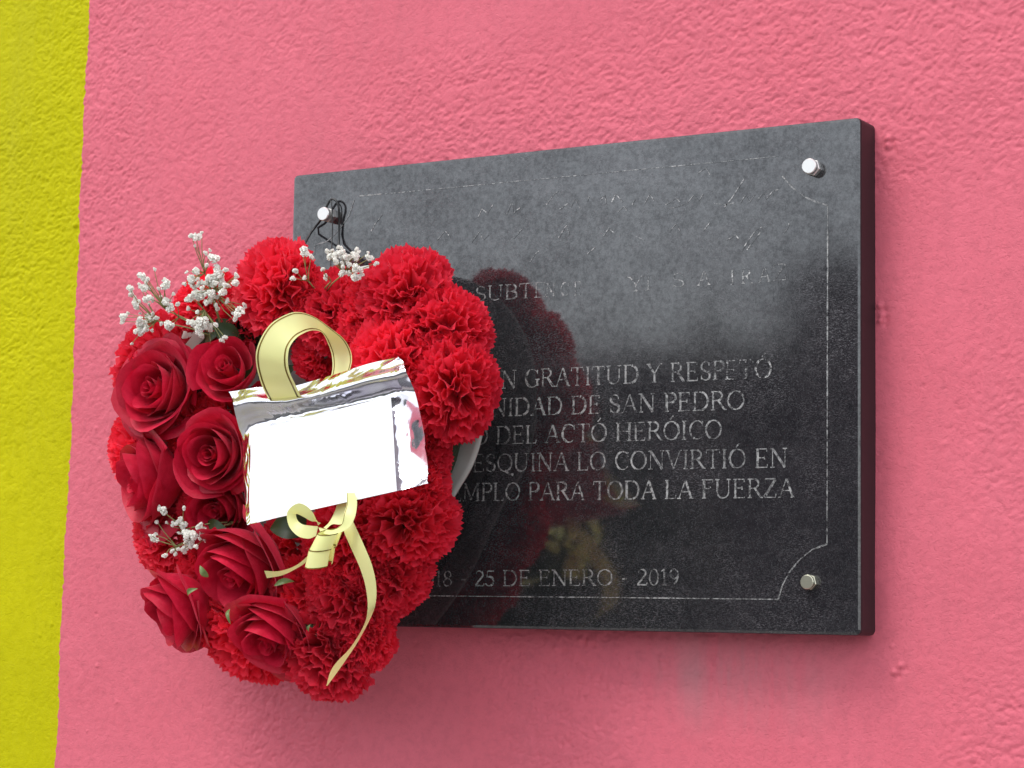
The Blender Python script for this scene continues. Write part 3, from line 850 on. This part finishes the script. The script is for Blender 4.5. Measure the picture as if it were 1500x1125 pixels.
# rows from top to bottom, each left->right: (px, py, depth)
sheet = [
 [(336, 574, .157), (370, 568, .161), (408, 566, .153), (437, 564, .154), (480, 551, .161), (530, 536, .161), (562, 527, .160), (585, 522, .158)],
 [(339, 583, .161), (370, 577, .166), (408, 577, .158), (440, 574, .159), (482, 563, .168), (532, 548, .168), (566, 538, .166), (590, 532, .164)],
 [(342, 594, .168), (372, 590, .172), (409, 588, .168), (440, 584, .168), (483, 575, .174), (534, 560, .176), (570, 551, .175), (596, 546, .170)],
 [(350, 628, .154), (378, 622, .160), (412, 614, .161), (444, 607, .162), (487, 597, .163), (540, 585, .164), (576, 576, .164), (606, 572, .158)],
 [(354, 655, .150), (384, 650, .175), (418, 642, .178), (450, 634, .179), (494, 625, .179), (546, 614, .179), (586, 606, .175), (614, 602, .160)],
 [(356, 695, .156), (388, 688, .181), (422, 681, .184), (456, 674, .185), (500, 664, .185), (552, 653, .184), (590, 645, .178), (621, 640, .158)],
 [(358, 735, .165), (390, 727, .188), (424, 720, .191), (459, 712, .192), (504, 701, .192), (555, 690, .190), (592, 682, .184), (625, 676, .172)],
 [(362, 769, .177), (396, 761, .195), (428, 754, .198), (462, 746, .199), (507, 736, .199), (558, 725, .197), (595, 716, .193), (627, 708, .189)]]


def surf(ctrl, nu, nv, dd=0.0):
    rws = [catmull(r_, nu) for r_ in ctrl]
    cols = [catmull([rws[i][j] for i in range(len(rws))], nv) for j in range(nu)]
    return [[at(cols[j][i][0], cols[j][i][1], cols[j][i][2] + dd) for j in range(nu)] for i in range(nv)]


card = empty('message_card', at(480, 650, CD))
tag(card, 'blank white card in a crumpled silver foil sleeve across the middle of the wreath', 'card')
rd = random.Random(5)
grid_ = surf(sheet, 66, 50)
for i, r_ in enumerate(grid_):
    for j, p in enumerate(r_):
        v = i / 49; u = j / 65
        cr = (.0012 + .0022 * max(0, (u - .8) / .2)) * (abs(math.sin(9 * u + 6 * v + 1.5 * math.sin(7 * v))) ** .5 - .6) + .0010 * math.sin(23 * u - 9 * v) * math.sin(11 * v + 2)
        edge = max(0, 1 - v * 3.2) + max(0, (u - .78) / .22) + max(0, 1 - u * 14)
        p.y += cr * min(1.4, edge)
m = MB(); m.grid(grid_)
foil = m.build('foil_sleeve', M_FOIL, card)
# paper lies just in front of the foil, its top edge below the fold
pc = []
for row_i, (xa, ya, xb_, yb) in enumerate([(366, 632, 572, 580), (367, 665, 575, 614), (366, 699, 577, 650), (365, 734, 579, 688), (367, 767, 581, 719)]):
    pc.append([(xa + (xb_ - xa) * u, ya + (yb - ya) * u, .1775 + .0058 * row_i + .004 * math.sin(u * math.pi)) for u in (0, .25, .5, .75, 1)])
rws = pc
g2 = surf(rws, 30, 24)
m = MB(); m.grid(g2)
back = [[p + Vector((0, .0005, 0)) for p in r_] for r_ in g2]
m.grid([list(r_) for r_ in back][::-1])
m.build('paper', M_PAPER, card)

# ------------------------------------------------------------------ the ribbon
ribbon = empty('ribbon_bow', at(470, 765, .19))
tag(ribbon, 'pale yellow curling ribbon with thin gold edges looped above and knotted below the card', 'ribbon')


def band(name, A, B, n=60, cross=6, stripes=(.07, .93), cup=.0, taper=False):
    """A and B: matching lists of (px, py, depth) for the two edges"""
    a = catmull(A, n); b = catmull(B, n)
    rows = []
    for p, q in zip(a, b):
        P, Q = at(*p), at(*q)
        rows.append([P.lerp(Q, j / cross) for j in range(cross + 1)])
    nrm = []
    for i in range(n):
        t = rows[min(i + 1, n - 1)][cross // 2] - rows[max(i - 1, 0)][cross // 2]
        c = rows[i][-1] - rows[i][0]
        q = t.cross(c); nrm.append(q.normalized() if q.length > 1e-9 else Vector((0, -1, 0)))
    if cup:
        for i in range(n):
            for j in range(cross + 1):
                u = 2 * j / cross - 1
                rows[i][j] = rows[i][j] + nrm[i] * (cup * (1 - u * u))
    m = MB(); m.grid(rows); o = m.build(name, M_RIBBON, ribbon)
    if stripes:
        m = MB()
        for s_ in stripes:
            for sg in (1, -1):
                m.grid([[rows[i][0].lerp(rows[i][-1], s_ + e_) + nrm[i] * (sg * .0002 + (cup * (1 - (2 * s_ - 1) ** 2) if cup else 0)) for e_ in (-.023, .023)] for i in range(n)])
        off = wloc(o)
        link('gold_stripe', mesh('gold_stripe', [Vector(v) - off for v in m.v], m.f, M_STRIPE), o)
    return o


band('ribbon_loop',
     [(400, 596, .150), (384, 566, .190), (375, 531, .203), (378, 505, .205), (395, 476, .200), (421, 460, .190), (440, 457.5, .180), (462, 465, .166), (486, 482, .152), (505, 498, .142), (515, 519, .138), (513, 540, .142), (500, 566, .148)],
     [(448, 596, .140), (434, 566, .184), (423, 540, .197), (423, 513, .199), (433, 496, .194), (447, 487, .183), (458, 484, .172), (469, 485.5, .158), (474, 490, .146), (479, 500, .136), (486, 521, .132), (486, 546, .136), (476, 572, .142)],
     80, 6, (.07, .90))
band('ribbon_loop',
     [(466, 770, .205), (459, 752, .213), (447, 740, .215), (434, 738, .214), (421, 750, .212), (423, 770, .214), (436, 785, .214), (452, 789, .210), (463, 785, .206)],
     [(470, 766, .200), (462, 764, .206), (455, 763, .208), (444, 757, .208), (434, 753, .206), (436, 762, .207), (443, 768, .209), (455, 770, .207), (466, 771, .204)], 50, 6, None)
band('ribbon_loop',
     [(470, 781, .212), (488, 783, .216), (508, 775, .216), (519, 760, .213), (523, 738, .209), (520, 722, .205)],
     [(466, 772, .206), (486, 776, .213), (500, 768, .215), (504, 752, .214), (508, 738, .207), (508, 722, .203)], 40, 6, (.93,))
band('ribbon_loop',
     [(474, 773, .205), (482, 765, .203), (490, 750, .199), (496, 730, .195)],
     [(478, 775, .207), (487, 768, .205), (503, 766, .203), (512, 738, .199)], 24, 4, None)


def curl(name, cx, cy, d, rx_, top, bot, lean, n=40):
    """one turn of a ribbon coil: a short open barrel with a roughly upright axis"""
    rows = []
    for i in range(n + 1):
        a = 2 * math.pi * i / n * .93 + .4
        row = []
        for j in range(5):
            v = j / 4; y = top + (bot - top) * v
            rr = rx_[0] + (rx_[1] - rx_[0]) * v
            c = at(cx + lean * v, y, d)
            row.append(c + Vector((math.cos(a) * rr, -math.sin(a) * rr * .8, -math.sin(a) * rr * .28)))
        rows.append(row)
    m = MB(); m.grid(rows); o = m.build(name, M_RIBBON, ribbon)
    m = MB()
    for j, k_ in ((0, .03), (4, -.03)):
        for sg in (1.012, .985):
            sr = []
            for r_ in rows:
                c = sum((q[j] for q in rows[:-1]), Vector()) / n
                e0 = r_[j]; e1 = r_[j].lerp(r_[1 if j == 0 else 3], .22)
                sr.append([c + (e0 - c) * sg, c + (e1 - c) * sg])
            m.grid(sr)
    off = wloc(o)
    link('gold_stripe', mesh('gold_stripe', [Vector(v) - off for v in m.v], m.f, M_STRIPE), o)


curl('ribbon_curl', 484, 790, .216, (.0105, .0115), 779, 803, -11)
curl('ribbon_curl', 472, 815, .216, (.0112, .0118), 802, 828, -5)
band('ribbon_tail',
     [(462, 800, .205), (449, 816, .207), (431, 829.5, .209), (408, 836.6, .211), (387, 836, .211)],
     [(462, 806, .203), (450, 822, .205), (434, 833, .206), (414, 842.5, .206), (391, 847, .206)], 30, 4, None)
band('ribbon_tail',
     [(500, 765, .200), (505, 782, .203), (514, 802.5, .206), (528, 834, .207), (536, 862, .205), (538.5, 891, .200), (533, 916, .190), (514, 947.6, .182), (494, 969, .180), (484, 984, .180), (478, 1004.5, .180)],
     [(511, 748, .202), (518, 765.5, .206), (533.6, 799.6, .211), (545, 828, .213), (551, 857, .211), (550, 885, .205), (541.5, 908, .190), (525, 939, .177), (508, 964.7, .173), (494.5, 984, .172), (480, 1004, .174)], 70, 6, None)

# ------------------------------------------------------------------ street side, seen only in the plaque's polish
M_PAVE = mat("grey_pavement", (.22, .21, .20), .8); n = N(M_PAVE); n.link(n.mixc(n.noise(3, 5), (.18, .175, .17), (.27, .26, .25)), n.b.inputs['Base Color'])
M_ROAD = mat("asphalt", (.05, .05, .05), .85); n = N(M_ROAD); n.link(n.mixc(n.noise(5, 5), (.04, .04, .04), (.07, .07, .07)), n.b.inputs['Base Color'])
m = MB(); m.grid([[(-60, -2.6, 0), (60, -2.6, 0)], [(-60, .3, 0), (60, .3, 0)]]); m.grid([[(-60, -2.6, -.13), (60, -2.6, -.13)], [(-60, -2.6, 0), (60, -2.6, 0)]])
tag(m.build('pavement', M_PAVE, None, False), 'grey pavement along the foot of the wall', None, None, 'structure')
m = MB(); m.grid([[(-60, -80, -.13), (60, -80, -.13)], [(-60, -2.6, -.13), (60, -2.6, -.13)]])
tag(m.build('road', M_ROAD, None, False), 'dark asphalt street in front of the wall', None, None, 'structure')

M_CROWN = mat("tree_leaves", (.05, .08, .03), .6)
M_BARK = mat("bark", (.10, .08, .06), .8)


def tree(x, y, h, r_, label, seed):
    rd = random.Random(seed); t = empty('tree', (x, y, -.13))
    tag(t, label, 'tree', 'trees across the street')
    m = MB(); m.tube([(x, y, -.13), (x + .1, y, h * .35), (x + .05, y, h * .75)], [.16, .12, .05], 8)
    for i in range(6):
        a = i * 1.05; m.tube([(x + .1, y, h * (.35 + .05 * i)), (x + r_ * .6 * math.cos(a), y + r_ * .6 * math.sin(a), h * (.55 + .05 * i))], [.06, .02], 5)
    m.build('trunk', M_BARK, t)
    m = MB()
    cl = [(rd.uniform(-1, 1) * r_ * .75, rd.uniform(-1, 1) * r_ * .75, rd.uniform(.42, .92) * h, rd.uniform(.3, .5) * r_) for _ in range(16)]
    for i in range(2600):
        c = rd.choice(cl); d = Vector((rd.gauss(0, 1), rd.gauss(0, 1), rd.gauss(0, 1))).normalized() * c[3] * rd.uniform(.6, 1.05)
        p = Vector((x + c[0], y + c[1], c[2])) + d
        a = Vector((rd.uniform(-1, 1), rd.uniform(-1, 1), rd.uniform(-1, 1))).normalized() * .09; b = a.orthogonal().normalized() * .06
        m.add([p - a, p + b, p + a, p - b], [(0, 1, 2, 3)])
    m.build('crown', M_CROWN, t, False)


tree(-7.2, -12.5, 3.0, 1.1, 'small bushy tree mirrored faintly in the lower middle of the plaque', 1)
tree(-11.5, -16.0, 3.6, 1.4, 'wider tree down the street mirrored faintly beside the wreath', 2)
M_FAC = mat("dark_facade", (.09, .06, .07), .85)
M_TILE = mat("old_roof_tiles", (.10, .07, .06), .8)
M_GLASS = mat("window_glass", (.03, .035, .04), .1)


def house(x0, x1, h, label):
    c = (x0 + x1) / 2; hw = (x1 - x0) / 2
    hs = empty('house', (c, -19, -.13)); tag(hs, label, 'house')
    m = MB(); m.box((c, -21, h / 2 - .3), (hw - .05, 2, h / 2 - .1)); m.build('wall', M_FAC, hs, False)
    m = MB()
    a, b, e = x0, x1, h - .42
    m.add([(a, -18.7, e), (b, -18.7, e), (b, -21, h), (a, -21, h), (b, -23.3, e), (a, -23.3, e)], [(0, 1, 2, 3), (3, 2, 4, 5), (1, 4, 2), (0, 3, 5), (0, 5, 4, 1)])
    m.build('roof', M_TILE, hs, False)
    q = x0 + 1.5
    while q < x1 - 1:
        m = MB(); m.box((q, -18.98, 1.6), (.55, .03, .65)); m.build('window', M_GLASS, hs, False); q += 2.9


house(-26, -8.4, 4.55, 'long low house across the street, mirrored as the dark lower part of the plaque')
house(-8.3, 3.0, 5.45, 'taller house across the street, mirrored darkly at the right edge of the plaque')
m = MB(); m.tube([(-5.8, -12, -.13), (-5.8, -12, 3.7)], [.07, .055], 10); m.tube([(-5.8, -12, 3.66), (-5.55, -11.8, 3.72)], .05, 8)
o = m.build('street_post', M_BARK); tag(o, 'slim dark post across the street, mirrored faintly right of the middle of the plaque', 'post')
